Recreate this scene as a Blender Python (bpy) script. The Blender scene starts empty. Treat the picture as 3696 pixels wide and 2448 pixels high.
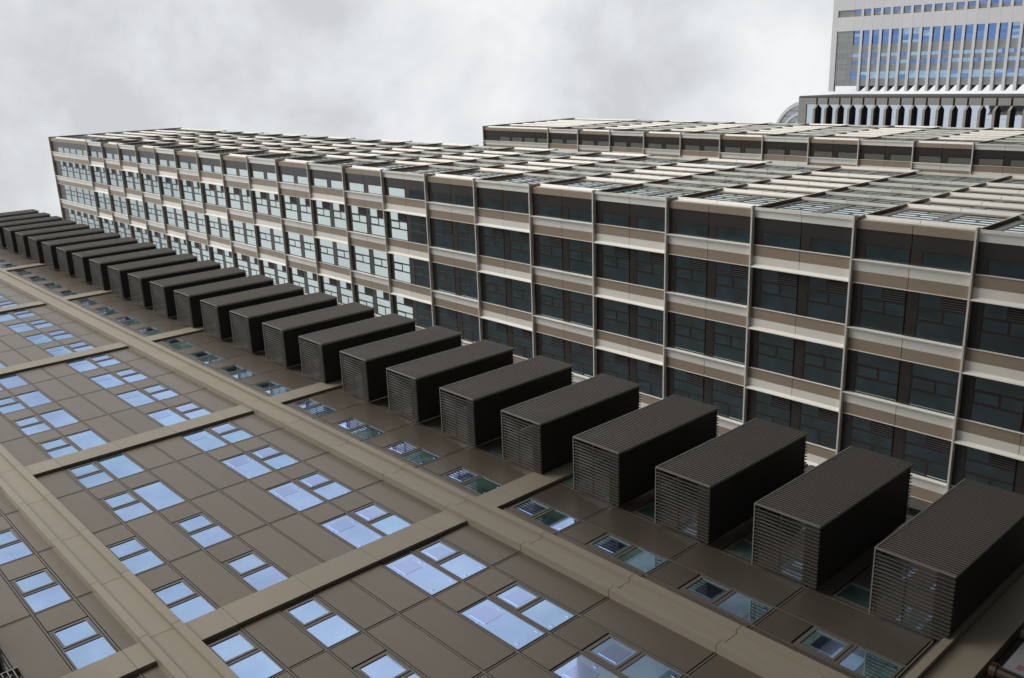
import bpy, math, random
from mathutils import Matrix, Vector

random.seed(7)
S = bpy.context.scene
COL = S.collection

# ------------------------------------------------------------------ camera
# x runs away from the viewer along the street, y to the left (into the near building), z up
F_PX, IMG_W, IMG_H = 3281.7605595933237, 3696.0, 2448.0
RC = ((0.7350492027241091, 0.03377798478117385, -0.6771718537796722),
      (-0.21811098651636263, 0.9574490923839509, -0.18899427795642165),
      (0.6419737285428927, 0.28661871144827067, 0.7111395421183316))
cam_data = bpy.data.cameras.new('camera')
cam = bpy.data.objects.new('camera', cam_data)
COL.objects.link(cam)
cam_data.sensor_fit = 'HORIZONTAL'
cam_data.sensor_width = 36.0
cam_data.lens = F_PX / IMG_W * 36.0
cam_data.clip_start = 0.1
cam_data.clip_end = 6000.0
cam.matrix_world = Matrix(((RC[0][0], -RC[1][0], -RC[2][0], 0),
                           (RC[0][1], -RC[1][1], -RC[2][1], 0),
                           (RC[0][2], -RC[1][2], -RC[2][2], 0),
                           (0, 0, 0, 1)))
S.camera = cam

# ------------------------------------------------------------------ sky, sun, exposure
SUN_EL, SUN_AZ = math.radians(42), math.radians(241)     # azimuth measured from +x towards +y
world = bpy.data.worlds.new('World')
S.world = world
world.use_nodes = True
nt = world.node_tree
nt.nodes.clear()
def wn(t, **kw):
    n = nt.nodes.new(t)
    for k, v in kw.items():
        setattr(n, k, v)
    return n
w_out = wn('ShaderNodeOutputWorld')
w_bg = wn('ShaderNodeBackground')
w_bg.inputs['Strength'].default_value = 0.1
w_sky = wn('ShaderNodeTexSky', sky_type='NISHITA', sun_disc=False)
w_sky.sun_elevation = SUN_EL
w_sky.sun_rotation = math.radians(90) - SUN_AZ
w_sky.air_density = 1.0
w_tc = wn('ShaderNodeTexCoord')
w_map = wn('ShaderNodeMapping')
w_map.inputs['Location'].default_value = (5.3, 2.2, 1.9)
w_map.inputs['Scale'].default_value = (1.0, 1.0, 1.25)
w_n1 = wn('ShaderNodeTexNoise')
w_n1.inputs['Scale'].default_value = 2.2
w_n1.inputs['Detail'].default_value = 7.0
w_n1.inputs['Roughness'].default_value = 0.52
w_n1.inputs['Distortion'].default_value = 0.1
w_n2 = wn('ShaderNodeTexNoise')
w_n2.inputs['Scale'].default_value = 5.5
w_n2.inputs['Detail'].default_value = 8.0
w_n2.inputs['Roughness'].default_value = 0.56
w_n2.inputs['Distortion'].default_value = 0.15
w_sum = wn('ShaderNodeMixRGB')
w_sum.inputs['Fac'].default_value = 0.5
w_ramp = wn('ShaderNodeValToRGB')
cr = w_ramp.color_ramp
cr.elements[0].position = 0.41
cr.elements[0].color = (0.420, 0.430, 0.446, 1)
cr.elements[1].position = 0.57
cr.elements[1].color = (0.605, 0.614, 0.622, 1)
e = cr.elements.new(0.49)
e.color = (0.525, 0.538, 0.550, 1)
w_mul = wn('ShaderNodeVectorMath', operation='SCALE')
w_mul.inputs['Scale'].default_value = 10.0
w_mix = wn('ShaderNodeMixRGB')
w_mix.inputs['Fac'].default_value = 0.97
L = nt.links.new
L(w_tc.outputs['Generated'], w_map.inputs['Vector'])
L(w_map.outputs['Vector'], w_n1.inputs['Vector'])
L(w_map.outputs['Vector'], w_n2.inputs['Vector'])
L(w_n1.outputs['Fac'], w_sum.inputs['Color1'])
L(w_n2.outputs['Fac'], w_sum.inputs['Color2'])
L(w_sum.outputs['Color'], w_ramp.inputs['Fac'])
L(w_ramp.outputs['Color'], w_mul.inputs[0])
L(w_sky.outputs['Color'], w_mix.inputs['Color1'])
L(w_mul.outputs['Vector'], w_mix.inputs['Color2'])
L(w_mix.outputs['Color'], w_bg.inputs['Color'])
L(w_bg.outputs['Background'], w_out.inputs['Surface'])

sun_data = bpy.data.lights.new('sun', 'SUN')
sun_data.energy = 1.5
sun_data.angle = math.radians(40)
sun_data.color = (1.0, 0.97, 0.92)
sun = bpy.data.objects.new('sun', sun_data)
COL.objects.link(sun)
sd = Vector((math.cos(SUN_EL) * math.cos(SUN_AZ), math.cos(SUN_EL) * math.sin(SUN_AZ), math.sin(SUN_EL)))
sun.rotation_euler = sd.to_track_quat('Z', 'Y').to_euler()
sun.location = sd * 300

S.view_settings.view_transform = 'Standard'
S.view_settings.look = 'None'
S.view_settings.exposure = 0.6
S.view_settings.gamma = 1.0
S.view_settings.use_curve_mapping = False

# ------------------------------------------------------------------ materials
def mat_panel(name, col, rough=0.45, metallic=0.0, var=0.06, noise=0.06, scale=1.5, spec=0.5, bump=0.0, streak=0.0):
    m = bpy.data.materials.new(name)
    m.use_nodes = True
    t = m.node_tree
    b = t.nodes['Principled BSDF']
    b.inputs['Roughness'].default_value = rough
    b.inputs['Metallic'].default_value = metallic
    b.inputs['Specular IOR Level'].default_value = spec
    tc = t.nodes.new('ShaderNodeTexCoord')
    oi = t.nodes.new('ShaderNodeObjectInfo')
    geo = t.nodes.new('ShaderNodeNewGeometry')
    n = t.nodes.new('ShaderNodeTexNoise')
    n.inputs['Scale'].default_value = scale
    n.inputs['Detail'].default_value = 6
    n.inputs['Roughness'].default_value = 0.6
    mp = t.nodes.new('ShaderNodeMapping')
    mp.inputs['Scale'].default_value = (1, 1, 0.25)
    t.links.new(geo.outputs['Position'], mp.inputs['Vector'])
    t.links.new(mp.outputs['Vector'], n.inputs['Vector'])
    # value = 1 + noise*(n-.5)*2 + var*(rand-.5)*2
    m1 = t.nodes.new('ShaderNodeMath'); m1.operation = 'MULTIPLY_ADD'
    m1.inputs[1].default_value = 2 * noise; m1.inputs[2].default_value = 1 - noise - var
    t.links.new(n.outputs['Fac'], m1.inputs[0])
    m2 = t.nodes.new('ShaderNodeMath'); m2.operation = 'MULTIPLY_ADD'
    m2.inputs[1].default_value = 2 * var
    t.links.new(oi.outputs['Random'], m2.inputs[0])
    t.links.new(m1.outputs[0], m2.inputs[2])
    last = m2.outputs[0]
    if streak:
        n2 = t.nodes.new('ShaderNodeTexNoise')
        n2.inputs['Scale'].default_value = 5.0
        n2.inputs['Detail'].default_value = 4
        mp2 = t.nodes.new('ShaderNodeMapping')
        mp2.inputs['Scale'].default_value = (1, 1, 0.06)
        t.links.new(geo.outputs['Position'], mp2.inputs['Vector'])
        t.links.new(mp2.outputs['Vector'], n2.inputs['Vector'])
        m3 = t.nodes.new('ShaderNodeMath'); m3.operation = 'MULTIPLY_ADD'
        m3.inputs[1].default_value = 2 * streak; m3.inputs[2].default_value = 1 - streak
        t.links.new(n2.outputs['Fac'], m3.inputs[0])
        m4 = t.nodes.new('ShaderNodeMath'); m4.operation = 'MULTIPLY'
        t.links.new(last, m4.inputs[0]); t.links.new(m3.outputs[0], m4.inputs[1])
        last = m4.outputs[0]
    vm = t.nodes.new('ShaderNodeVectorMath'); vm.operation = 'SCALE'
    vm.inputs[0].default_value = col[:3]
    t.links.new(last, vm.inputs['Scale'])
    t.links.new(vm.outputs['Vector'], b.inputs['Base Color'])
    if bump:
        bn = t.nodes.new('ShaderNodeBump')
        bn.inputs['Strength'].default_value = bump
        bn.inputs['Distance'].default_value = 0.02
        n3 = t.nodes.new('ShaderNodeTexNoise'); n3.inputs['Scale'].default_value = 1.1
        t.links.new(geo.outputs['Position'], n3.inputs['Vector'])
        t.links.new(n3.outputs['Fac'], bn.inputs['Height'])
        t.links.new(bn.outputs['Normal'], b.inputs['Normal'])
    return m

def mat_glass(name, tint_a, tint_b, inner, refl, rough=0.015, wave=0.0):
    """coated window glass: a tinted mirror coat over the dim room behind it"""
    m = bpy.data.materials.new(name)
    m.use_nodes = True
    t = m.node_tree
    t.nodes.clear()
    out = t.nodes.new('ShaderNodeOutputMaterial')
    mix = t.nodes.new('ShaderNodeMixShader')
    gl = t.nodes.new('ShaderNodeBsdfGlossy')
    gl.inputs['Roughness'].default_value = rough
    df = t.nodes.new('ShaderNodeBsdfDiffuse')
    oi = t.nodes.new('ShaderNodeObjectInfo')
    cm = t.nodes.new('ShaderNodeMixRGB')
    cm.inputs['Color1'].default_value = (*tint_a, 1)
    cm.inputs['Color2'].default_value = (*tint_b, 1)
    t.links.new(oi.outputs['Random'], cm.inputs['Fac'])
    t.links.new(cm.outputs['Color'], gl.inputs['Color'])
    # room behind: soft blotches
    geo = t.nodes.new('ShaderNodeNewGeometry')
    nz = t.nodes.new('ShaderNodeTexNoise')
    nz.inputs['Scale'].default_value = 0.9
    nz.inputs['Detail'].default_value = 3
    t.links.new(geo.outputs['Position'], nz.inputs['Vector'])
    rp = t.nodes.new('ShaderNodeValToRGB')
    rp.color_ramp.elements[0].position = 0.35
    rp.color_ramp.elements[0].color = (*[c * 0.45 for c in inner], 1)
    rp.color_ramp.elements[1].position = 0.7
    rp.color_ramp.elements[1].color = (*[c * 1.5 for c in inner], 1)
    t.links.new(nz.outputs['Fac'], rp.inputs['Fac'])
    t.links.new(rp.outputs['Color'], df.inputs['Color'])
    lw = t.nodes.new('ShaderNodeFresnel'); lw.inputs['IOR'].default_value = 1.5
    ma = t.nodes.new('ShaderNodeMath'); ma.operation = 'MULTIPLY_ADD'; ma.use_clamp = True
    ma.inputs[1].default_value = 1 - refl; ma.inputs[2].default_value = refl
    t.links.new(lw.outputs['Fac'], ma.inputs[0])
    t.links.new(ma.outputs[0], mix.inputs['Fac'])
    t.links.new(df.outputs['BSDF'], mix.inputs[1])
    t.links.new(gl.outputs['BSDF'], mix.inputs[2])
    if wave:
        n3 = t.nodes.new('ShaderNodeTexNoise'); n3.inputs['Scale'].default_value = 0.8
        n3.inputs['Detail'].default_value = 1
        t.links.new(geo.outputs['Position'], n3.inputs['Vector'])
        bn = t.nodes.new('ShaderNodeBump')
        bn.inputs['Strength'].default_value = wave
        bn.inputs['Distance'].default_value = 0.02
        t.links.new(n3.outputs['Fac'], bn.inputs['Height'])
        t.links.new(bn.outputs['Normal'], gl.inputs['Normal'])
    t.links.new(mix.outputs['Shader'], out.inputs['Surface'])
    return m

M = {}
# near building
M['panel'] = mat_panel('brown grey facade panel', (0.178, 0.149, 0.114), rough=0.36, metallic=0.55, var=0.07, noise=0.06, bump=0.08, streak=0.08)
M['tan'] = mat_panel('tan metal cladding', (0.312, 0.270, 0.202), rough=0.48, var=0.04, noise=0.05, streak=0.06)
M['mull'] = mat_panel('brown mullion', (0.150, 0.135, 0.118), rough=0.4, var=0.02, noise=0.03)
M['gap'] = mat_panel('dark joint', (0.022, 0.020, 0.018), rough=0.8, var=0.0, noise=0.1)
M['louvre'] = mat_panel('dark brown louvre', (0.082, 0.066, 0.051), rough=0.40, var=0.03, noise=0.08)  # dark brown, deepened to paint the shade between the fins
M['louvre_lit_edge'] = mat_panel('lit louvre edge', (0.215, 0.195, 0.175), rough=0.4, var=0.03, noise=0.08)  # sky light on front fin edges and rails, painted as a paler tone
M['louvre_side'] = mat_panel('louvre end edge', (0.130, 0.112, 0.093), rough=0.4, var=0.03, noise=0.08)  # weaker painted light for the fin edges on the balcony ends
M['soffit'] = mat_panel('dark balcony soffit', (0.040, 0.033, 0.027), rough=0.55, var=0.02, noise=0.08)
M['glass_blue'] = mat_glass('blue coated glass', (0.42, 0.62, 0.95), (0.48, 0.60, 0.97), (0.27, 0.47, 0.40), 0.74, wave=0.03)
M['film'] = mat_glass('violet film on glass', (0.44, 0.57, 0.90), (0.48, 0.57, 0.90), (0.08, 0.10, 0.16), 0.80, rough=0.06)
# striped towers
M['white'] = mat_panel('cream white metal', (0.810, 0.780, 0.712), rough=0.42, var=0.03, noise=0.04, streak=0.06)
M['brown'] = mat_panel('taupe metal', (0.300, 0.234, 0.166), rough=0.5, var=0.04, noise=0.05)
M['dark'] = mat_panel('dark brown panel', (0.037, 0.031, 0.028), rough=0.32, var=0.05, noise=0.08)
M['ledge'] = mat_panel('pale metal ledge', (0.700, 0.665, 0.600), rough=0.45, var=0.03, noise=0.06, streak=0.05)
M['glass_teal'] = mat_glass('teal grey glass', (0.80, 0.92, 0.90), (0.87, 0.95, 0.93), (0.026, 0.074, 0.104), 0.67, wave=0.04)
M['slat'] = mat_panel('grey vent slat', (0.11, 0.105, 0.10), rough=0.4, var=0.03, noise=0.05)
# office towers
M['stone'] = mat_panel('grey stone cladding', (0.290, 0.280, 0.255), rough=0.7, var=0.05, noise=0.07, scale=0.6)
M['shade'] = mat_panel('bronze sun shelf', (0.300, 0.268, 0.220), rough=0.55, var=0.03, noise=0.05)
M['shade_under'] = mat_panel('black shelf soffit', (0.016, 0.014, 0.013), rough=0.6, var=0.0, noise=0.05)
M['mirror'] = mat_glass('mirror glass', (0.60, 0.70, 0.80), (0.66, 0.72, 0.80), (0.02, 0.04, 0.05), 0.80, wave=0.10)
M['plaster'] = mat_panel('white concrete', (0.660, 0.650, 0.650), rough=0.7, var=0.03, noise=0.05, scale=0.4)
M['spandrel'] = mat_panel('grey spandrel', (0.270, 0.285, 0.285), rough=0.4, var=0.08, noise=0.05, scale=0.3)
M['g_blue'] = mat_glass('deep blue glass', (0.14, 0.29, 0.64), (0.25, 0.38, 0.70), (0.02, 0.05, 0.16), 0.75, rough=0.03)
M['g_pale'] = mat_glass('pale blue glass with blind', (0.46, 0.66, 0.82), (0.38, 0.54, 0.80), (0.25, 0.42, 0.50), 0.6, rough=0.06)
M['roofmetal'] = mat_panel('light roof metal', (0.62, 0.63, 0.62), rough=0.4, var=0.02, noise=0.04, scale=0.3)
M['g_roof'] = mat_glass('grey roof glazing', (0.55, 0.62, 0.68), (0.6, 0.66, 0.7), (0.08, 0.09, 0.10), 0.5, rough=0.08)
M['darklouvre'] = mat_panel('dark louvre wall', (0.045, 0.038, 0.036), rough=0.6, var=0.0, noise=0.2, scale=0.8)
M['asphalt'] = mat_panel('asphalt', (0.050, 0.050, 0.052), rough=0.9, var=0.0, noise=0.2, scale=3)
M['wood'] = mat_panel('varnished wood', (0.034, 0.017, 0.008), rough=0.4, var=0.03, noise=0.25, scale=6)
M['paper'] = mat_panel('white notice board', (0.30, 0.30, 0.32), rough=0.6, var=0.0, noise=0.05)
M['red'] = mat_panel('red print', (0.28, 0.10, 0.11), rough=0.6, var=0.0, noise=0.1)
M['ink'] = mat_panel('grey green print', (0.16, 0.21, 0.22), rough=0.6, var=0.0, noise=0.3, scale=14)
M['concrete'] = mat_panel('grey concrete', (0.24, 0.235, 0.225), rough=0.8, var=0.0, noise=0.1)

# ------------------------------------------------------------------ mesh helpers
class MB:
    """collects boxes and prisms, builds one mesh"""
    def __init__(self):
        self.v, self.f, self.mi, self.mats = [], [], [], []
    def _m(self, mat):
        if mat not in self.mats:
            self.mats.append(mat)
        return self.mats.index(mat)
    def box(self, x0, x1, y0, y1, z0, z1, mat):
        if x1 < x0: x0, x1 = x1, x0
        if y1 < y0: y0, y1 = y1, y0
        if z1 < z0: z0, z1 = z1, z0
        n = len(self.v)
        self.v += [(x0, y0, z0), (x1, y0, z0), (x1, y1, z0), (x0, y1, z0),
                   (x0, y0, z1), (x1, y0, z1), (x1, y1, z1), (x0, y1, z1)]
        self.f += [(n, n+3, n+2, n+1), (n+4, n+5, n+6, n+7), (n, n+1, n+5, n+4),
                   (n+1, n+2, n+6, n+5), (n+2, n+3, n+7, n+6), (n+3, n, n+4, n+7)]
        self.mi += [self._m(mat)] * 6
        return self
    def prism(self, poly, a0, a1, mat, axis='z', mat_low=None):
        """poly: points of the cross-section, counter-clockwise seen from +axis; axis z: (x,y), x: (y,z), y: (x,z)"""
        n, k = len(self.v), len(poly)
        for a in (a0, a1):
            for p, q in poly:
                self.v.append((p, q, a) if axis == 'z' else (a, p, q) if axis == 'x' else (p, a, q))
        lo, hi = tuple(range(n, n+k)), tuple(range(n+k, n+2*k))
        fl = axis == 'y'
        m = self._m(mat)
        self.f.append(lo if fl else lo[::-1]); self.mi.append(self._m(mat_low) if mat_low else m)
        self.f.append(hi[::-1] if fl else hi); self.mi.append(m)
        for i in range(k):
            j = (i+1) % k
            q = (n+i, n+j, n+k+j, n+k+i)
            self.f.append(q[::-1] if fl else q); self.mi.append(m)
        return self
    def mesh(self, name):
        me = bpy.data.meshes.new(name)
        me.from_pydata(self.v, [], self.f)
        for mm in self.mats:
            me.materials.append(M[mm])
        if len(self.mats) > 1:
            me.polygons.foreach_set('material_index', self.mi)
        me.update()
        return me

WLOC = {}
def link(name, mesh, parent=None, loc=(0, 0, 0)):
    o = bpy.data.objects.new(name, mesh)
    COL.objects.link(o)
    WLOC[o.name] = loc
    if parent is not None:
        p = WLOC[parent.name]
        o.parent = parent
        o.location = (loc[0]-p[0], loc[1]-p[1], loc[2]-p[2])
    else:
        o.location = loc
    return o

def thing(name, label, cat, loc, group=None):
    o = link(name, None, None, loc)
    o['label'] = label
    o['category'] = cat
    if group:
        o['group'] = group
    return o

BOX_CACHE = {}
def box_mesh(dx, dy, dz, mat):
    k = (round(dx, 4), round(dy, 4), round(dz, 4), mat)
    if k not in BOX_CACHE:
        BOX_CACHE[k] = MB().box(-dx/2, dx/2, -dy/2, dy/2, -dz/2, dz/2, mat).mesh(mat)
    return BOX_CACHE[k]

def in_frame_score(p):
    x = [RC[i][0]*p[0] + RC[i][1]*p[1] + RC[i][2]*p[2] for i in range(3)]
    d2 = p[0]**2 + p[1]**2 + p[2]**2
    if x[2] <= 0.1:
        return 1e-9 / d2
    u, v = F_PX*x[0]/x[2], F_PX*x[1]/x[2]
    if abs(u) > IMG_W*0.52 or abs(v) > IMG_H*0.53:
        return 1e-6 / d2
    return 1.0 / d2

class Pieces:
    """pieces of one thing, per kind: the 300 that show largest are parts, the rest one part"""
    def __init__(self, root, limit=290):
        self.root, self.limit, self.kinds = root, limit, {}
    def box(self, name, x0, x1, y0, y1, z0, z1, mat, boost=1.0):
        c = ((x0+x1)/2, (y0+y1)/2, (z0+z1)/2)
        s = in_frame_score(c) * boost
        self.kinds.setdefault(name, []).append((s, 'b', (x0, x1, y0, y1, z0, z1, mat), None))
    def mesh(self, name, mb_key, mb, loc, kids=(), boost=1.0):
        """mb_key -> shared mesh; kids: (name, (box), mat) given local to loc"""
        s = in_frame_score(loc) * boost
        self.kinds.setdefault(name, []).append((s, 'm', (mb_key, mb, loc), kids))
    def emit(self):
        kid_jobs = {}
        meshes = {}
        for name, items in self.kinds.items():
            items.sort(key=lambda t: -t[0])
            rest = MB()
            for i, (s, kind, d, kids) in enumerate(items):
                if i < self.limit:
                    if kind == 'b':
                        x0, x1, y0, y1, z0, z1, mat = d
                        o = link(name, box_mesh(abs(x1-x0), abs(y1-y0), abs(z1-z0), mat), self.root,
                                 ((x0+x1)/2, (y0+y1)/2, (z0+z1)/2))
                    else:
                        key, mb, loc = d
                        if key not in meshes:
                            meshes[key] = mb.mesh(name)
                        o = link(name, meshes[key], self.root, loc)
                else:
                    o = None
                    if kind == 'b':
                        rest.box(*d)
                    else:
                        key, mb, loc = d
                        n = len(rest.v)
                        rest.v += [(x+loc[0], y+loc[1], z+loc[2]) for x, y, z in mb.v]
                        rest.f += [tuple(a+n for a in f) for f in mb.f]
                        rest.mi += [rest._m(mb.mats[a]) for a in mb.mi]
                if kids:
                    loc = d[2]
                    for kn, kb, km in kids:
                        kid_jobs.setdefault(kn, []).append((s, o, loc, kb, km))
            if rest.v:
                o = link(name, rest.mesh(name), self.root, (0, 0, 0))
                o['kind'] = 'stuff'
        for kn, jobs in kid_jobs.items():
            jobs.sort(key=lambda t: -t[0])
            rest = MB()
            for i, (s, o, loc, kb, km) in enumerate(jobs):
                x0, x1, y0, y1, z0, z1 = kb
                if o is not None and i < self.limit:
                    link(kn, box_mesh(x1-x0, y1-y0, z1-z0, km), o,
                         (loc[0]+(x0+x1)/2, loc[1]+(y0+y1)/2, loc[2]+(z0+z1)/2))
                else:
                    rest.box(loc[0]+x0, loc[0]+x1, loc[1]+y0, loc[1]+y1, loc[2]+z0, loc[2]+z1, km)
            if rest.v:
                o = link(kn, rest.mesh(kn), self.root, (0, 0, 0))
                o['kind'] = 'stuff'

GROUND = -1.6

# ------------------------------------------------------------------ ground
g = link('ground', MB().box(-1500, 3000, -2000, 2000, GROUND-1, GROUND, 'asphalt').mesh('ground'))
g['kind'] = 'structure'

# ================================================================== NEAR BUILDING
NB = thing('apartment_tower', 'nearest brown panelled tower with blue reflecting windows and a stack of black louvred balconies',
           'building', (7.0, 12.2, GROUND))
P = Pieces(NB)
H = 3.1451
H_LOW = 3.065                  # the lowest storeys are a little lower
def J(k): return 15.787 + (H if k >= 0 else H_LOW)*k
YF = 12.217
K0, K1 = -3, 25
ROOF = 96.0
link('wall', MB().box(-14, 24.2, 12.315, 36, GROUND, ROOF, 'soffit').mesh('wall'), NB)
GX = [7.433 + 0.9743*i for i in range(7)]
HALF = 0.042      # half joint between panels

# window kinds: local origin at left jamb, facade plane and floor line of the bay
WIN_W = 0.9743 - 2*HALF
def win_small_mb(w):
    m = MB()
    y0, y1 = 0.004, 0.09
    m.box(0, 0.035, y0, y1, 0.05, 2.09, 'mull'); m.box(w-0.035, w, y0, y1, 0.05, 2.09, 'mull')
    m.box(0.035, w-0.035, y0, y1, 0.05, 0.075, 'mull')
    m.box(0.035, w-0.035, y0, y1, 1.055, 1.145, 'mull'); m.box(0.035, w-0.035, y0, y1, 2.055, 2.09, 'mull')
    # opening sash
    m.box(0.042, 0.10, -0.012, 0.07, 1.15, 2.05, 'mull'); m.box(w-0.10, w-0.042, -0.012, 0.07, 1.15, 2.05, 'mull')
    m.box(0.10, w-0.10, -0.012, 0.07, 1.15, 1.215, 'mull'); m.box(0.10, w-0.10, -0.008, 0.07, 1.99, 2.05, 'mull')
    return m
def win_big_mb(w):
    m = MB()
    y0, y1 = 0.004, 0.09
    m.box(0, 0.028, y0, y1, 0.05, 2.09, 'mull'); m.box(w-0.028, w, y0, y1, 0.05, 2.09, 'mull')
    m.box(0.028, w-0.028, y0, y1, 0.05, 0.072, 'mull'); m.box(0.028, w-0.028, y0, y1, 2.06, 2.09, 'mull')
    return m
def small_kids(w, film):
    k = [('pane', (0.10, w-0.10, 0.012, 0.026, 1.215, 1.99), 'glass_blue'),
         ('pane', (0.035, w-0.035, 0.020, 0.034, 0.075, 1.055), 'glass_blue')]
    if film:
        k += [('film_patch', (0.17, 0.26, 0.016, 0.0196, 0.14, 0.22), 'film'),
              ('film_patch', (w-0.19, w-0.10, 0.016, 0.0196, 0.14, 0.22), 'film'),
              ('film_patch', (0.19, w-0.19, 0.008, 0.0116, 1.30, 1.80), 'film')]
    return k
def big_kids(w, film):
    k = [('pane', (0.028, w-0.028, 0.020, 0.034, 0.072, 2.06), 'glass_blue')]
    if film:
        y0, y1 = 0.016, 0.0196
        k += [('film_patch', (0.14, 0.68, y0, y1, 1.30, 1.86), 'film'),
              ('film_patch', (0.05, 0.13, y0, y1, 1.45, 1.54), 'film'),
              ('film_patch', (0.76, 0.84, y0, y1, 1.49, 1.58), 'film'),
              ('film_patch', (0.77, 0.85, y0, y1, 0.22, 0.31), 'film'),
              ('film_patch', (0.15, 0.23, y0, y1, 0.22, 0.31), 'film')]
    return k
MB_SMALL, MB_BIG = win_small_mb(WIN_W), win_big_mb(WIN_W)

def bay(x0, x1, k, kind, film=False):
    """one facade bay of one floor between joints x0 and x1"""
    a, b = x0+HALF, x1-HALF
    z0, z1 = J(k)+0.05, J(k+1)-0.05
    if kind == 'panel':
        P.box('panel', a, b, YF, YF+0.09, z0, z1, 'panel')
    else:
        P.box('panel', a, b, YF, YF+0.09, J(k)+2.14, z1, 'panel')
        if kind == 'small':
            P.mesh('window', 'small', MB_SMALL, (a, YF, J(k)), small_kids(WIN_W, film))
        else:
            P.mesh('window', 'big', MB_BIG, (a, YF, J(k)), big_kids(WIN_W, film))

PX2, PX1 = 14.30, 5.49           # left edges of the two pilasters in view
def pil(x): return [(x, YF), (x, 12.0), (x+0.185, 12.0), (x+0.195, 12.115), (x+0.752, 12.115), (x+0.752, 12.0), (x+0.965, 12.0), (x+0.965, YF)]
PIL_MB = MB().prism(pil(0), 0.008, H-0.008, 'tan')
PIL_LOW = MB().prism(pil(0), 0.008, H_LOW-0.008, 'tan')
joints_left = [1.186, 2.160, 3.135, 4.110, 5.085]
for k in range(K0, K1):
    # centre field between the pilasters
    xs = [PX1+0.965-HALF] + GX + [PX2+HALF]
    for i in range(8):
        kind, film = 'panel', False
        if i == 5: kind, film = 'big', True
        elif i == 6: kind, film = 'small', True
        elif k >= 3:
            if i == 1: kind = 'small'
            elif i == 2: kind = 'big'
        else:
            if i == 0: kind = 'small'
            elif i == 2: kind = 'small'
        if i == 0 and kind == 'small':
            bay(GX[0]-0.9743, GX[0], k, 'small')
        else:
            bay(xs[i], xs[i+1], k, kind, film)
    # left of pilaster 1
    bay(5.085, PX1+HALF, k, 'panel')
    bay(4.110, 5.085, k, 'small')
    bay(3.135, 4.110, k, 'panel')
    bay(2.160, 3.135, k, 'panel')
    # right of pilaster 2, then the wall behind the balconies
    bay(PX2+0.965-HALF, 15.715, k, 'panel')
    bay(15.715, 16.6893, k, 'small', True)
    bay(16.6893, 17.93, k, 'panel')
    P.box('panel', 17.93+HALF, 22.60, YF+0.01, YF+0.09, J(k)+2.46, J(k+1)-0.05, 'panel')
    P.box('panel', 17.93+HALF, 18.06, YF+0.01, YF+0.09, J(k)+0.05, J(k)+2.44, 'panel')
    P.box('panel', 22.64, 23.12, YF+0.01, YF+0.09, J(k)+0.05, J(k+1)-0.05, 'panel')
    P.box('panel', 23.58, 24.24, YF, YF+0.09, J(k)+0.05-2.6, J(k+1)-0.05-2.6, 'panel')
    P.mesh('pilaster_panel', 'pil%d' % (k < 0), PIL_LOW if k < 0 else PIL_MB, (PX2, 0, J(k)))
    P.mesh('pilaster_panel', 'pil%d' % (k < 0), PIL_LOW if k < 0 else PIL_MB, (PX1, 0, J(k)))
# mullion strips in the joints
for x in joints_left[1:] + GX + [15.715, 16.6893, 17.93]:
    P.box('mullion', x-0.021, x+0.021, YF+0.002, YF+0.095, J(K0), J(K1), 'mull')
for k in range(K0, K1+1):
    for x0, x1 in ((2.16, PX1), (PX1+0.965, PX2), (PX2+0.965, 17.93)):
        P.box('transom', x0, x1, YF+0.006, YF+0.095, J(k)-0.018, J(k)+0.018, 'mull')
# tan ledges, one every four floors, in lengths of two bays
for k in (5, 9, 13, 17, 21, 1):
    z0, z1 = J(k)-0.93, J(k)-0.004
    cuts = [PX1+0.965, GX[0], GX[2], GX[4], GX[6], PX2]
    for a, b in zip(cuts[:-1], cuts[1:]):
        P.box('ledge_panel', a+0.006, b-0.006, 12.118, YF-0.002, z0, z1, 'tan')
    cuts = [PX2+0.965, 16.24, 18.19, 20.14, 22.10, 22.62]
    for a, b in zip(cuts[:-1], cuts[1:]):
        P.box('ledge_panel', a+0.006, b-0.006, 12.124, YF-0.002, z0, z1, 'tan')
    cuts = [2.16, 3.135, 5.085, PX1]
    for a, b in zip(cuts[:-1], cuts[1:]):
        P.box('ledge_panel', a+0.006, b-0.006, 12.118, YF-0.002, z0, z1, 'tan')
P.box('panel', -2, 24.2, YF+0.02, YF+0.09, 6.36, J(-3)-0.05, 'panel')
# first-floor cornice and frieze
for a, b in ((-2, 2.16), (2.16, 5.4), (5.4, 9.3), (9.3, 13.2), (13.2, 16.3), (16.3, 18.19), (18.19, 20.2), (20.2, 22.6), (22.6, 24.2)):
    P.box('cornice_panel', a+0.006, b-0.006, 11.93, 12.30, 6.152, 6.332, 'tan')
    P.box('frieze_panel', a+0.006, b-0.006, 12.06, 12.30, 5.422, 6.142, 'tan')
link('shopfront', MB().box(-2, 24.2, 12.5, 12.62, GROUND, 5.40, 'dark').mesh('shopfront'), NB)

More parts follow.
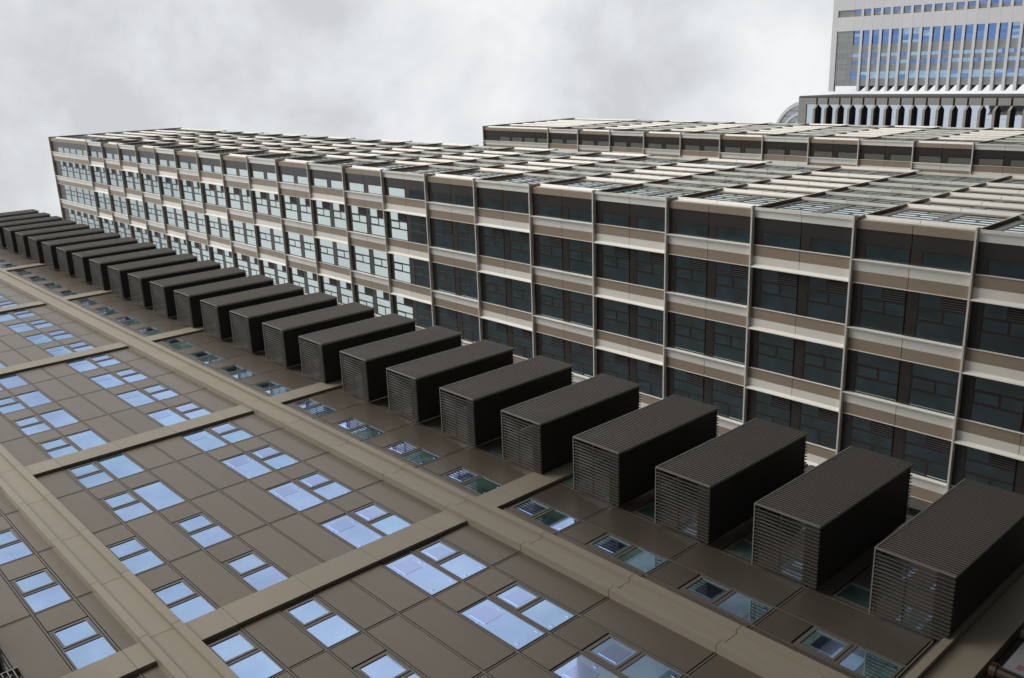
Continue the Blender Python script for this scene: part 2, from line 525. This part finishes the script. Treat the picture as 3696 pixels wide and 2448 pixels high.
# balconies
def balcony_mb(x0, x1, k):
    m = MB()
    z = J(k)
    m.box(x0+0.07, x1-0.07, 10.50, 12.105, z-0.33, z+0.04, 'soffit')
    for a, b, c, d in ((x0, x1, 10.415, 10.50), (x0, x0+0.075, 10.50, 12.105), (x1-0.075, x1, 10.50, 12.105)):
        m.box(a, b, c, d, z+1.362, z+1.392, 'louvre_lit_edge')
    m.box(x0, x0+0.03, 10.415, 10.45, z-0.36, z+1.362, 'louvre_lit_edge')
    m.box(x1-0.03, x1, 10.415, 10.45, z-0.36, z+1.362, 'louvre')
    # inner rails behind the fins and the end piece at the wall
    for zz in (z+0.66, z+1.28):
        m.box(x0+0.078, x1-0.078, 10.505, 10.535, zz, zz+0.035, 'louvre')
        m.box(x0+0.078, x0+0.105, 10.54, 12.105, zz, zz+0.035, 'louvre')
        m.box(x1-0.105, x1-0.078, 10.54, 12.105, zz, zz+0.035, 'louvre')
    return m
def door_mb(w):
    m = MB()
    m.box(0, 0.045, 0.012, 0.08, 0.05, 2.42, 'mull'); m.box(w-0.055, w-0.01, 0.012, 0.08, 0.05, 2.42, 'mull')
    m.box(0.045, w-0.055, 0.012, 0.08, 2.36, 2.42, 'mull'); m.box(0.045, w-0.055, 0.012, 0.08, 0.05, 0.09, 'mull')
    m.box(0.045, w-0.055, 0.014, 0.08, 0.98, 1.50, 'panel')
    return m
PITCH = 0.0965
def fin_boxes(x0, x1, k):
    """per fin: centre, direction its narrow edge faces"""
    z = J(k)-0.365
    out = []
    n = int((x1-x0-0.12)/PITCH)
    for i in range(n+1):
        out.append((x0+0.075+i*PITCH, 10.458, z, '-y'))
    n = int((12.08-10.56)/PITCH)
    for i in range(n+1):
        y = 10.565+i*PITCH
        out.append((x0+0.035, y, z, '-x'))
        out.append((x1-0.035, y, z, '+x'))
    return out
def fin_add(m, x, y, z, d):
    h, t, e = 1.725, 0.009, 0.005
    if d == '-y':
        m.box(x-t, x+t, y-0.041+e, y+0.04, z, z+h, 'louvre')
        m.box(x-t-0.001, x+t+0.001, y-0.041, y-0.041+e, z, z+h, 'louvre_lit_edge')
    else:
        q = -1 if d == '-x' else 1
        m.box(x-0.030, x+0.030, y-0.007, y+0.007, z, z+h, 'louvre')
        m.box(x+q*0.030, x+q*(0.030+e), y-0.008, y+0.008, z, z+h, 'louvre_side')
    return m
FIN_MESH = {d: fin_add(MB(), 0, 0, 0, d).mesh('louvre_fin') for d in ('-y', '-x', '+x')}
for x0, x1, k_lo, k_hi, sep, doors in ((17.76, 22.56, -3, 23, (-3, -2, -1), True), (-2.02, 2.80, -1, 4, (0,), True)):
    for k in range(k_lo, k_hi):
        b = link('balcony', balcony_mb(x0, x1, k).mesh('balcony'), NB)
        fb = fin_boxes(x0, x1, k)
        if k in sep and x0 > 0:
            for f in fb:
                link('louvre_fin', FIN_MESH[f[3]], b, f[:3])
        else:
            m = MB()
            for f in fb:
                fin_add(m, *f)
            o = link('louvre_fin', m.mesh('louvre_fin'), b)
            o['kind'] = 'stuff'
        # wall behind: windows in two lights alternate with panels
        n = 5
        w = (x1-x0-0.55)/n
        for i in range(n):
            a = x0+0.32+i*w
            if i % 2:
                P.box('panel', a+0.01, a+w-0.02, YF+0.01, YF+0.09, J(k)+0.05, J(k)+2.42, 'panel')
                continue
            P.mesh('balcony_window', 'bw%d' % (x0 > 0), door_mb(w), (a, YF, J(k)),
                   [('pane', (0.045, w-0.055, 0.030, 0.044, z0, z1), 'glass_blue') for z0, z1 in ((0.09, 0.98), (1.50, 2.36))])
P.emit()

# ================================================================== STRIPED TOWERS
def striped_tower(name, label, X0, Y0, t0, ncell, ntop, top, group, nbays, far):
    """X0: plane of the ledge tips facing the viewer, Y0: plane of the ledge tips on the grazing side"""
    root = thing(name, label, 'building', (X0+11, Y0+9, GROUND), group)
    Q = Pieces(root)
    C = 6.335
    XP, YP = X0+0.24, Y0+0.24            # pier planes
    XD, XG = XP+0.05, XP+0.11            # dark panels, glass
    YD, YG = YP+0.02, YP+0.08
    YT = Y0+0.075                        # tips on the grazing side
    xe = X0+22.3                         # far end of the grazing side
    yw = Y0+2.33                         # first pier on the viewer's side
    ye = yw + 3.83*nbays
    ztop = top
    link('core', MB().box(XG+0.03, xe-0.3, YG+0.03, ye+1.2, GROUND, ztop-0.3, 'soffit').mesh('core'), root)
    for j in range(nbays+1):
        Q.box('rear_pier', xe-0.30, xe-0.05, yw+3.83*j, yw+3.83*j+1.3, GROUND, ztop-0.3, 'brown', 0.01)
        Q.box('rear_glazing', xe-0.30, xe-0.20, (yw+3.83*j-2.4) if j else YG+0.5, yw+3.83*j-0.05, GROUND, ztop-0.3, 'dark', 0.01)
    # cells: (z0, z1, parity, floors)
    cells = []
    k_lo = -3
    for k in range(k_lo, ncell):
        z = t0 + C*k
        cells.append((z, z+C, k % 2 == 0, [z+0.16, z+3.27]))
    zt = t0 + C*ncell
    fh = 2.95
    cells.append((zt, ztop, ncell % 2 == 0, [zt+0.16+fh*i for i in range(ntop)]))
    spiers = [(0.05, 1.20), (5.30, 6.20), (8.22, 9.10), (11.12, 12.00), (14.02, 14.85), (16.78, 17.62), (21.15, 22.05)]
    top_fin = [(ztop-0.13, ztop)]
    for (z0, z1, par, floors) in cells:
        # ledge running round the corner
        P0 = z0
        Q.box('ledge', X0, XG, Y0, ye+1.2, z0+0.012, z0+0.105, 'ledge', 4)
        Q.box('ledge', XG+0.001, xe, YT, YG, z0+0.013, z0+0.104, 'ledge', 4)
        Q.box('ledge_soffit', X0+0.012, XG, Y0+0.012, ye+1.2, z0-0.002, z0+0.011, 'ledge', 2)
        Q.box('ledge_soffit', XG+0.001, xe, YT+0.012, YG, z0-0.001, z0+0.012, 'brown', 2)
        za, zb = z0+0.110, z1-0.008
        mids = floors[1:]
        segs = []
        prev = za
        for m_ in mids + [None]:
            nxt = zb if m_ is None else m_-0.016
            segs.append((prev, nxt))
            prev = nxt + 0.032
        # --- piers on the viewer's side
        for j in range(nbays+1):
            y = yw + 3.83*j
            for sa, sb in segs:
                wy0, wy1, by0, by1 = (y, y+0.66, y+0.665, y+1.31) if par else (y+0.665, y+1.32, y+0.01, y+0.66)
                Q.box('white_panel', XP, XG, wy0, wy1, sa, sb, 'white')
                Q.box('taupe_panel', XP+0.004, XG, by0, by1, sa, sb, 'brown')
            fy = y if par else y+1.15
            poly = [(X0+0.005, fy+0.0), (X0+0.005, fy+0.045), (XP-0.001, fy+0.17), (XP-0.001, fy)] if par else \
                   [(X0+0.005, fy+0.125), (X0+0.005, fy+0.17), (XP-0.001, fy+0.17), (XP-0.001, fy)]
            key = 'wfin%d_%.2f' % (par, zb-za)
            poly0 = [(a, b-fy) for a, b in poly]
            Q.mesh('white_fin', key, MB().prism(poly0[::-1], 0, zb-za, 'white'), (0, fy, za) if False else (0.0, fy, za))
            ty = y+1.315 if par else y-0.02
            Q.box('edge_trim', XP-0.05, XP+0.1, ty, ty+0.035, za, zb, 'white')
        # --- corner strip and blank corner bay
        for sa, sb in segs:
            Q.box('taupe_panel' if par else 'white_panel', XP, XG, YP, YP+0.45, sa, sb, 'brown' if par else 'white')
            Q.box('dark_panel', XD, XG, YP+0.46, YP+1.27, sa, sb, 'dark')
        # --- windows on the viewer's side
        fls = floors if z1 < ztop else floors
        for fi, f in enumerate(fls):
            fb = (floors[fi+1] if fi+1 < len(floors) else zb)
            # corner bay: one pane, dark panel above
            Q.mesh('window', 'corner', MB_CORNER, (XD, YP+1.28, f), K_CORNER)
            Q.box('dark_panel', XD, XG, YP+1.28, yw-0.005, f+2.50, fb-0.012, 'dark')
            for j in range(nbays):
                y = yw + 3.83*j + 1.36
                ty = j % 3
                mbx, kds = BAY[ty]
                Q.mesh('window', 'bay%d' % ty, mbx, (XD, y, f), kds)
                for yy0, yy1 in ((0.0, 0.80), (0.81, 1.49), (1.50, 2.46)):
                    if fb-f > 2.6:
                        Q.box('dark_panel', XD, XG, y+yy0, y+yy1, f+2.50, fb-0.012, 'dark')
                        if ty != 1 and yy0 == 0.0 or (ty == 0 and yy0 == 1.50):
                            Q.box('vent_slot', XD-0.006, XD-0.001, y+yy0+0.2, y+yy0+0.6, f+2.72, f+2.78, 'gap', 0.3)
        # --- grazing side: piers, fins, windows
        for s, (a, b) in enumerate(spiers):
            m_ = (a+b)/2
            for sa, sb in segs:
                if par:
                    Q.box('white_panel', X0+m_, X0+b, YP+0.002, YG, sa, sb, 'white', 0.1)
                    Q.box('taupe_panel', max(X0+a, XG+0.01), X0+m_-0.005, YP+0.004, YG, sa, sb, 'brown', 0.1)
                else:
                    Q.box('white_panel', max(X0+a, XG+0.01), X0+m_, YP+0.002, YG, sa, sb, 'white', 0.1)
                    Q.box('taupe_panel', X0+m_+0.005, X0+b, YP+0.004, YG, sa, sb, 'brown', 0.1)
                if par:
                    poly = [(X0+b-0.15, YP), (X0+b-0.06, YT+0.003), (X0+b, YT+0.003), (X0+b, YP)]
                else:
                    poly = [(X0+a, YP), (X0+a, YT+0.003), (X0+a+0.06, YT+0.003), (X0+a+0.15, YP)]
                    if s == 0:
                        poly = [(X0+0.11, YP), (X0+0.11, YT+0.003), (X0+0.20, YT+0.003), (X0+0.26, YP)]
                x00 = poly[0][0]
                Q.mesh('white_fin', 's%d%d%.2f' % (par, s == 0, sb-sa), MB().prism([(p-x00, q) for p, q in poly][::-1], 0, sb-sa, 'white'), (x00, 0, sa), boost=2.0)
        for s in range(len(spiers)-1):
            a, b = X0+spiers[s][1]+0.02, X0+spiers[s+1][0]-0.02
            wide = b-a > 3
            for fi, f in enumerate(floors):
                fb = (floors[fi+1] if fi+1 < len(floors) else zb)
                if fb-f > 2.6:
                    Q.box('dark_panel', a, b, YD, YG+0.02, f+2.50, fb-0.012, 'dark', 0.05)
                key = 'sw%d_%.2f' % (wide, b-a)
                mb_, kd_ = side_window(b-a)
                Q.mesh('window', key, mb_, (a, YD, f), kd_, 0.05)
        if z1 >= ztop - 0.01:
            Q.box('parapet', X0, XG+0.2, Y0, ye+1.2, ztop-0.12, ztop+0.02, 'ledge', 4)
            Q.box('parapet', XG+0.201, xe, Y0, YG+0.2, ztop-0.121, ztop+0.019, 'ledge', 4)
    Q.emit()
    return root

# window meshes of the striped towers; local x = depth, y = width, z from the floor line
def frame(m, y0, y1, z0, z1, t=0.045, x0=0.012, x1=0.06, mat='dark'):
    m.box(x0, x1, y0, y0+t, z0, z1, mat); m.box(x0, x1, y1-t, y1, z0, z1, mat)
    m.box(x0, x1, y0+t, y1-t, z0, z0+t, mat); m.box(x0, x1, y0+t, y1-t, z1-t, z1, mat)
MB_CORNER = MB(); frame(MB_CORNER, 0.0, 0.79, 0.06, 2.49)
K_CORNER = [('pane', (0.018, 0.032, 0.045, 0.745, 0.105, 2.445), 'glass_teal')]
def row(m, kids, y0, y1, parts):
    """parts: list of (z0, z1, 'g'|'l'|'o') glass, louvre or opening sash"""
    for z0, z1, t in parts:
        frame(m, y0, y1, z0, z1, 0.04)
        if t == 'l':
            n = 6
            for i in range(n):
                yy = y0+0.06+(y1-y0-0.12)*i/(n-1)
                m.box(-0.03, 0.03, yy-0.012, yy+0.012, z0+0.04, z1-0.04, 'slat')
            m.box(0.045, 0.058, y0+0.04, y1-0.04, z0+0.04, z1-0.04, 'gap')
        else:
            if t == 'o':
                frame(m, y0+0.042, y1-0.042, z0+0.042, z1-0.042, 0.04, 0.006, 0.04)
            kids.append(('pane', (0.018, 0.030, y0+0.04, y1-0.04, z0+0.04, z1-0.04), 'glass_teal'))
def make_bay(t):
    m, kids = MB(), []
    full, two = [(0.06, 2.49, 'g')], [(0.06, 1.17, 'g'), (1.18, 2.49, 'o')]
    lou = [(0.06, 1.33, 'l'), (1.34, 2.49, 'g')]
    r1, r2, r3 = (0.0, 0.74), (0.79, 1.46), (1.50, 2.42)
    if t == 0: rows = (lou, two, full)
    elif t == 1: rows = (full, two, full)
    else: rows = (lou, full, two)
    for r, p in zip((r1, r2, r3), rows):
        row(m, kids, r[0], r[1], p)
    m.box(0.0, 0.05, 0.741, 0.789, 0.06, 2.49, 'dark'); m.box(0.0, 0.05, 1.461, 1.499, 0.06, 2.49, 'dark')
    return m, kids
BAY = [make_bay(t) for t in range(3)]
SW = {}
def side_window(w):
    w = round(w, 2)
    if w not in SW:
        m, kids = MB(), []
        n = max(3, int(round(w/0.72)))
        d = w/n
        for i in range(n):
            x0, x1 = i*d+0.004, (i+1)*d-0.004
            segs = [(0.06, 1.22), (1.24, 2.49)] if i % 2 else [(0.06, 2.49)]
            for z0, z1 in segs:
                t = 0.05
                m.box(x0, x0+t, 0.012, 0.07, z0, z1, 'dark'); m.box(x1-t, x1, 0.012, 0.07, z0, z1, 'dark')
                m.box(x0+t, x1-t, 0.012, 0.07, z0, z0+t, 'dark'); m.box(x0+t, x1-t, 0.012, 0.07, z1-t, z1, 'dark')
                kids.append(('pane', (x0+t, x1-t, 0.032, 0.046, z0+t, z1-t), 'glass_teal'))
        SW[w] = (m, kids)
    return SW[w]

G_STR = 'striped towers with cream ledges'
striped_tower('striped_tower', 'cream and taupe striped tower directly behind the black balconies, windows pale above and dark below',
              46.3, 8.29, 17.149, 20, 5, 161.3, G_STR, 4, False)
striped_tower('striped_tower', 'farther cream striped tower showing only a narrow window strip above the nearer striped tower',
              101.2, 9.25, 38.85, 10, 4, 117.6, G_STR, 1, True)

# ================================================================== SHELF OFFICE TOWER
X4 = 250.0
T4 = thing('office_tower', 'grey stone tower with rows of black sun shelves and a vaulted glass roof', 'building', (X4+10, 25, GROUND))
Q = Pieces(T4)
Y4, Z4 = 11.65, 146.9
link('core', MB().box(X4+0.6, X4+17, 12.0, 60, GROUND, Z4-1.0, 'soffit').mesh('core'), T4)
FL = 3.54
zs0 = 140.7
nfl = 19
# stone frame: column along the corner in floor-high panels, wide and narrow alternately
for i in range(-1, nfl):
    z = zs0 - FL*i
    tz = Z4-0.01 if i == -1 else z+0.55
    Q.box('stone_panel', X4, X4+0.5, Y4, 13.48, z+0.02-FL+0.55+0.5, tz-0.5 if i > -1 else tz, 'stone')
    Q.box('stone_panel', X4+0.001, X4+0.5, Y4+0.02, 13.48, z-FL+0.55+0.03, z-FL+0.55+0.5, 'stone')
for i in range(10):
    y0 = 13.50 + 2.1*i
    Q.box('stone_panel', X4, X4+0.5, y0, y0+2.08, 144.42, Z4, 'stone')
for i in range(nfl):
    z = zs0 - FL*i
    poly = [(X4+0.33, 13.5), (X4-1.5, 14.65), (X4-1.5, 45.0), (X4+0.33, 45.0)]
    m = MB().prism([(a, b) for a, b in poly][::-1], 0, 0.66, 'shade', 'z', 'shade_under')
    Q.mesh('sun_shelf', 'shelf', m, (0, 0, z-0.05))
    zt = 144.40 if i == 0 else z+FL-0.07
    for y0, y1 in ((13.5, 16.9), (16.93, 20.4), (20.43, 26), (26.03, 45)):
        Q.box('pane', X4+0.34, X4+0.40, y0, y1, z+0.62, zt, 'mirror')
# dark side wall and slatted roof edge
m = MB()
m.prism([(X4+0.51, GROUND), (X4+16.7, GROUND), (X4+16.7, 143.2), (X4+5.5, 149.6), (X4+0.51, 147.2)], 11.30, 11.95, 'darklouvre', 'y')
link('side_wall', m.mesh('side_wall'), T4)
# vaulted roof
cy, ry, rz, zb = 27.5, 14.8, 11.0, 146.9
xv0, xv1 = X4+3.0, X4+14.0
N = 22
rim = MB(); glz = MB()
pts = [(cy-ry*math.cos(math.pi*i/N), zb+rz*math.sin(math.pi*i/N)) for i in range(N+1)]
for i in range(N):
    (ya, za), (yb, zb_) = pts[i], pts[i+1]
    def inn(p, s): return (cy+(p[0]-cy)*s, zb+(p[1]-zb)*s)
    a, b, c, d = pts[i], pts[i+1], inn(pts[i+1], 0.93), inn(pts[i], 0.93)
    rim.prism([a, d, c, b], xv0, xv1, 'roofmetal', 'x')
    c2, d2 = inn(pts[i+1], 0.62), inn(pts[i], 0.62)
    rim.prism([d2, inn(pts[i], 0.57), inn(pts[i+1], 0.57), c2], xv0+0.1, xv0+1.2, 'roofmetal', 'x')
    e, f_ = inn(pts[i+1], 0.925), inn(pts[i], 0.925)
    glz.prism([f_, inn(pts[i], 0.03), inn(pts[i+1], 0.03), e], xv0+0.5, xv0+0.6, 'g_roof', 'x')
vr = link('vaulted_roof', rim.mesh('vaulted_roof'), T4)
link('pane', glz.mesh('pane'), vr)
bars = MB()
for i in range(1, 16):
    y = cy - ry*0.92 + 2*ry*0.92*i/16
    h = rz*0.92*math.sqrt(max(0, 1-((y-cy)/(ry*0.92))**2))
    bars.box(xv0+0.40, xv0+0.49, y-0.06, y+0.06, zb, zb+h, 'soffit')
for i in range(N):
    q = [(cy+(p[0]-cy)*f, zb+(p[1]-zb)*f) for p, f in ((pts[i], 0.80), (pts[i], 0.74), (pts[i+1], 0.74), (pts[i+1], 0.80))]
    bars.prism(q, xv0+0.1, xv0+0.39, 'roofmetal', 'x')
link('glazing_bar', bars.mesh('glazing_bar'), vr)
Q.emit()

# ================================================================== WHITE TOWER
X5 = 360.0
T5 = thing('white_tower', 'tall white tower with deep blue windows between thin white bands', 'building', (X5+20, -10, GROUND))
Q = Pieces(T5)
Z5 = 198.3
YE = 14.2
link('core', MB().box(X5+1.5, X5+40, -44, 11.9, GROUND, Z5-1, 'plaster').mesh('core'), T5)
def W5(y0, y1, z0, z1, name='wall_panel', mat='plaster', x0=0.0, x1=1.4):
    Q.box(name, X5+x0, X5+x1, y0, y1, z0, z1, mat)
pitch = 3.945
z_first = 189.04                      # top of the first window column
nf5 = 19
W5(-44, YE, Z5-2.3, Z5, 'parapet')
# white bands: one thin band under every floor, full length
for i in range(nf5):
    zt = z_first - pitch*i
    W5(-9.1, YE, zt-2.87-1.06, zt-2.87, 'spandrel_band', 'plaster')
    Q.mesh('slab_tip', 'tip', MB().prism([(X5+1.41, 12.12), (X5+6.5, 12.12), (X5+1.41, YE-0.05)], 0, 1.0, 'darklouvre'), (0, 0, zt-2.87-1.03))
    zl, zh = zt-2.87+0.005, zt-0.005
    # small windows in the top row and white walls between
    W5(-17.1, -14.5, zl-1.05, zl-0.01)
    W5(-16.98, -15.85, zl+0.05, zh-0.05, 'window', 'g_blue', 0.45, 1.4)
    W5(-15.82, -14.6, zl+0.05, zh-0.05, 'spandrel_panel', 'spandrel', 0.4, 1.4)
    W5(-14.5+0.01, -9.11, zl-1.05, zh, 'wall_panel')
    for yy in (-44, -35.5, -26):
        W5(yy+0.02, {-44: -35.5, -35.5: -26, -26: -17.11}[yy], zl-1.05, zh, 'wall_panel')
    # tall windows, five lights
    lights = ((-9.05, -7.95), (-7.93, -6.87), (-6.85, -5.95), (-5.93, -4.80), (-4.78, -3.75))
    mode = random.choice(('blue', 'blue', 'mixed', 'pale', 'blue'))
    for a, b in lights:
        g_ = 'g_blue' if mode == 'blue' else 'g_pale' if mode == 'pale' else random.choice(('g_blue', 'g_pale'))
        W5(a, b, zl+0.03, zh-0.28, 'window', g_, 0.55, 1.4)
    W5(-9.05, -3.75, zh-0.27, zh-0.02, 'jamb', 'gap', 0.5, 1.4)
    for a, b in ((-3.72, -2.1), (-2.07, -0.38), (1.03, 2.38), (3.83, 5.2), (5.23, 6.6), (9.34, 10.7), (10.73, 12.1)):
        W5(a, b, zl, zh, 'spandrel_panel', 'spandrel', 0.35, 1.4)
    for a, b in ((-0.35, 1.0), (2.41, 3.80)):
        g_ = random.choice(('g_blue', 'g_pale', 'g_blue'))
        for q in range(2):
            z_a = zl + (zh-zl)*(0.02 if q == 0 else 0.42)
            z_b = zl + (zh-zl)*(0.40 if q == 0 else 0.98)
            W5(a, b, z_a, z_b, 'window', g_ if random.random() < 0.8 else 'g_pale', 0.42, 1.4)
    g_ = random.choice(('g_blue', 'g_pale', 'g_pale'))
    for a, b in ((6.63, 7.95), (7.98, 9.31)):
        W5(a, b, zl+0.02, zh-0.02, 'window', g_ if random.random() < 0.75 else random.choice(('g_blue', 'g_pale')), 0.42, 1.4)
# blank grey end field under the parapet
za, zb5 = 189.08, Z5-2.32
for i in range(10):
    y0 = -9.1 + 2.12*i
    for (p, q) in ((za, za+2.1), (za+2.14, zb5)):
        W5(y0+0.02, y0+2.10, p, q, 'spandrel_panel', 'spandrel', 0.3, 1.4)
for (p, q) in ((za, za+2.4), (za+2.44, zb5)):
    W5(-17.0, -15.8, p, q, 'spandrel_panel', 'spandrel', 0.4, 1.4)
    W5(-15.77, -14.55, p, q, 'spandrel_panel', 'spandrel', 0.4, 1.4)
W5(-14.5, -9.12, za, zb5); W5(-44, -17.05, za, zb5)
Q.emit()

# ================================================================== buildings across the street (two seen in reflections, the last added for shade)
TA = thing('mirrored_or_shade_block', 'low concrete block across the street mirrored in the lower balcony windows', 'building', (38, -20, GROUND))
Q = Pieces(TA)
link('wall', MB().box(20.5, 57, -40, -17, GROUND, 34, 'concrete').mesh('wall'), TA)
for i in range(8):
    for j in range(9):
        x = 21.5 + 3.9*j
        z = 2.5 + 3.7*i
        Q.box('window', x, x+2.6, -16.995, -16.9, z, z+2.0, 'g_roof')
Q.emit()

TB = thing('mirrored_or_shade_block', 'taller dark block with a grid of white panels, mirrored behind the lowest louvred balconies', 'building', (75, -25, GROUND))
Q = Pieces(TB)
link('wall', MB().box(58, 95, -45, -17.2, GROUND, 56, 'dark').mesh('wall'), TB)
for i in range(14):
    for j in range(9):
        x, z = 59.5+3.9*j, 2.5+3.8*i
        Q.box('wall_panel', x, x+2.9, -17.195, -17.1, z, z+2.6, 'plaster')
Q.emit()

TC = thing('mirrored_or_shade_block', 'unseen slender concrete block added opposite the first pilaster to shade the cornice and lower facade', 'building', (10, -25, GROUND))  # added out of view to keep sun off the cornice and lower facade
Q = Pieces(TC)
link('wall', MB().box(0, 20, -40, -17.1, GROUND, 48, 'concrete').mesh('wall'), TC)
for i in range(12):
    for j in range(5):
        x, z = 1.2+3.7*j, 2.5+3.75*i
        Q.box('window', x, x+2.5, -17.095, -17.0, z, z+2.0, 'g_roof')
Q.emit()

# ================================================================== notice board under the cornice
NBD = thing('notice_board', 'white board with small red print between rounded wooden posts below the tan cornice', 'sign', (18.3, 12.0, GROUND))
link('board', MB().box(17.62, 19.02, 11.98, 12.02, 3.2, 5.12, 'paper').mesh('board'), NBD)
def post(x):
    m = MB()
    n = 12
    r = 0.13
    m.prism([(x+r*math.cos(2*math.pi*i/n), 12.0+r*math.sin(2*math.pi*i/n)) for i in range(n)], GROUND, 5.14, 'wood')
    m.prism([(x+0.17*math.cos(2*math.pi*i/n), 12.0+0.17*math.sin(2*math.pi*i/n)) for i in range(n)], 5.141, 5.26, 'wood')
    return link('post', m.mesh('post'), NBD)
post(17.47); post(19.19)
pr = MB()
for bx, bz in ((17.8, 4.86), (18.15, 4.80), (18.55, 4.86), (18.8, 4.82)):
    for i in range(4):
        pr.box(bx+0.05*i, bx+0.05*i+0.03, 11.972, 11.979, bz-0.06*(1+i % 2), bz+0.05, 'red')
link('red_print', pr.mesh('red_print'), NBD)
pr = MB()
for i in range(9):
    pr.box(17.75+0.13*i, 17.84+0.13*i, 11.972, 11.979, 4.40+0.02*(i % 3), 4.52, 'ink')
link('grey_print', pr.mesh('grey_print'), NBD)
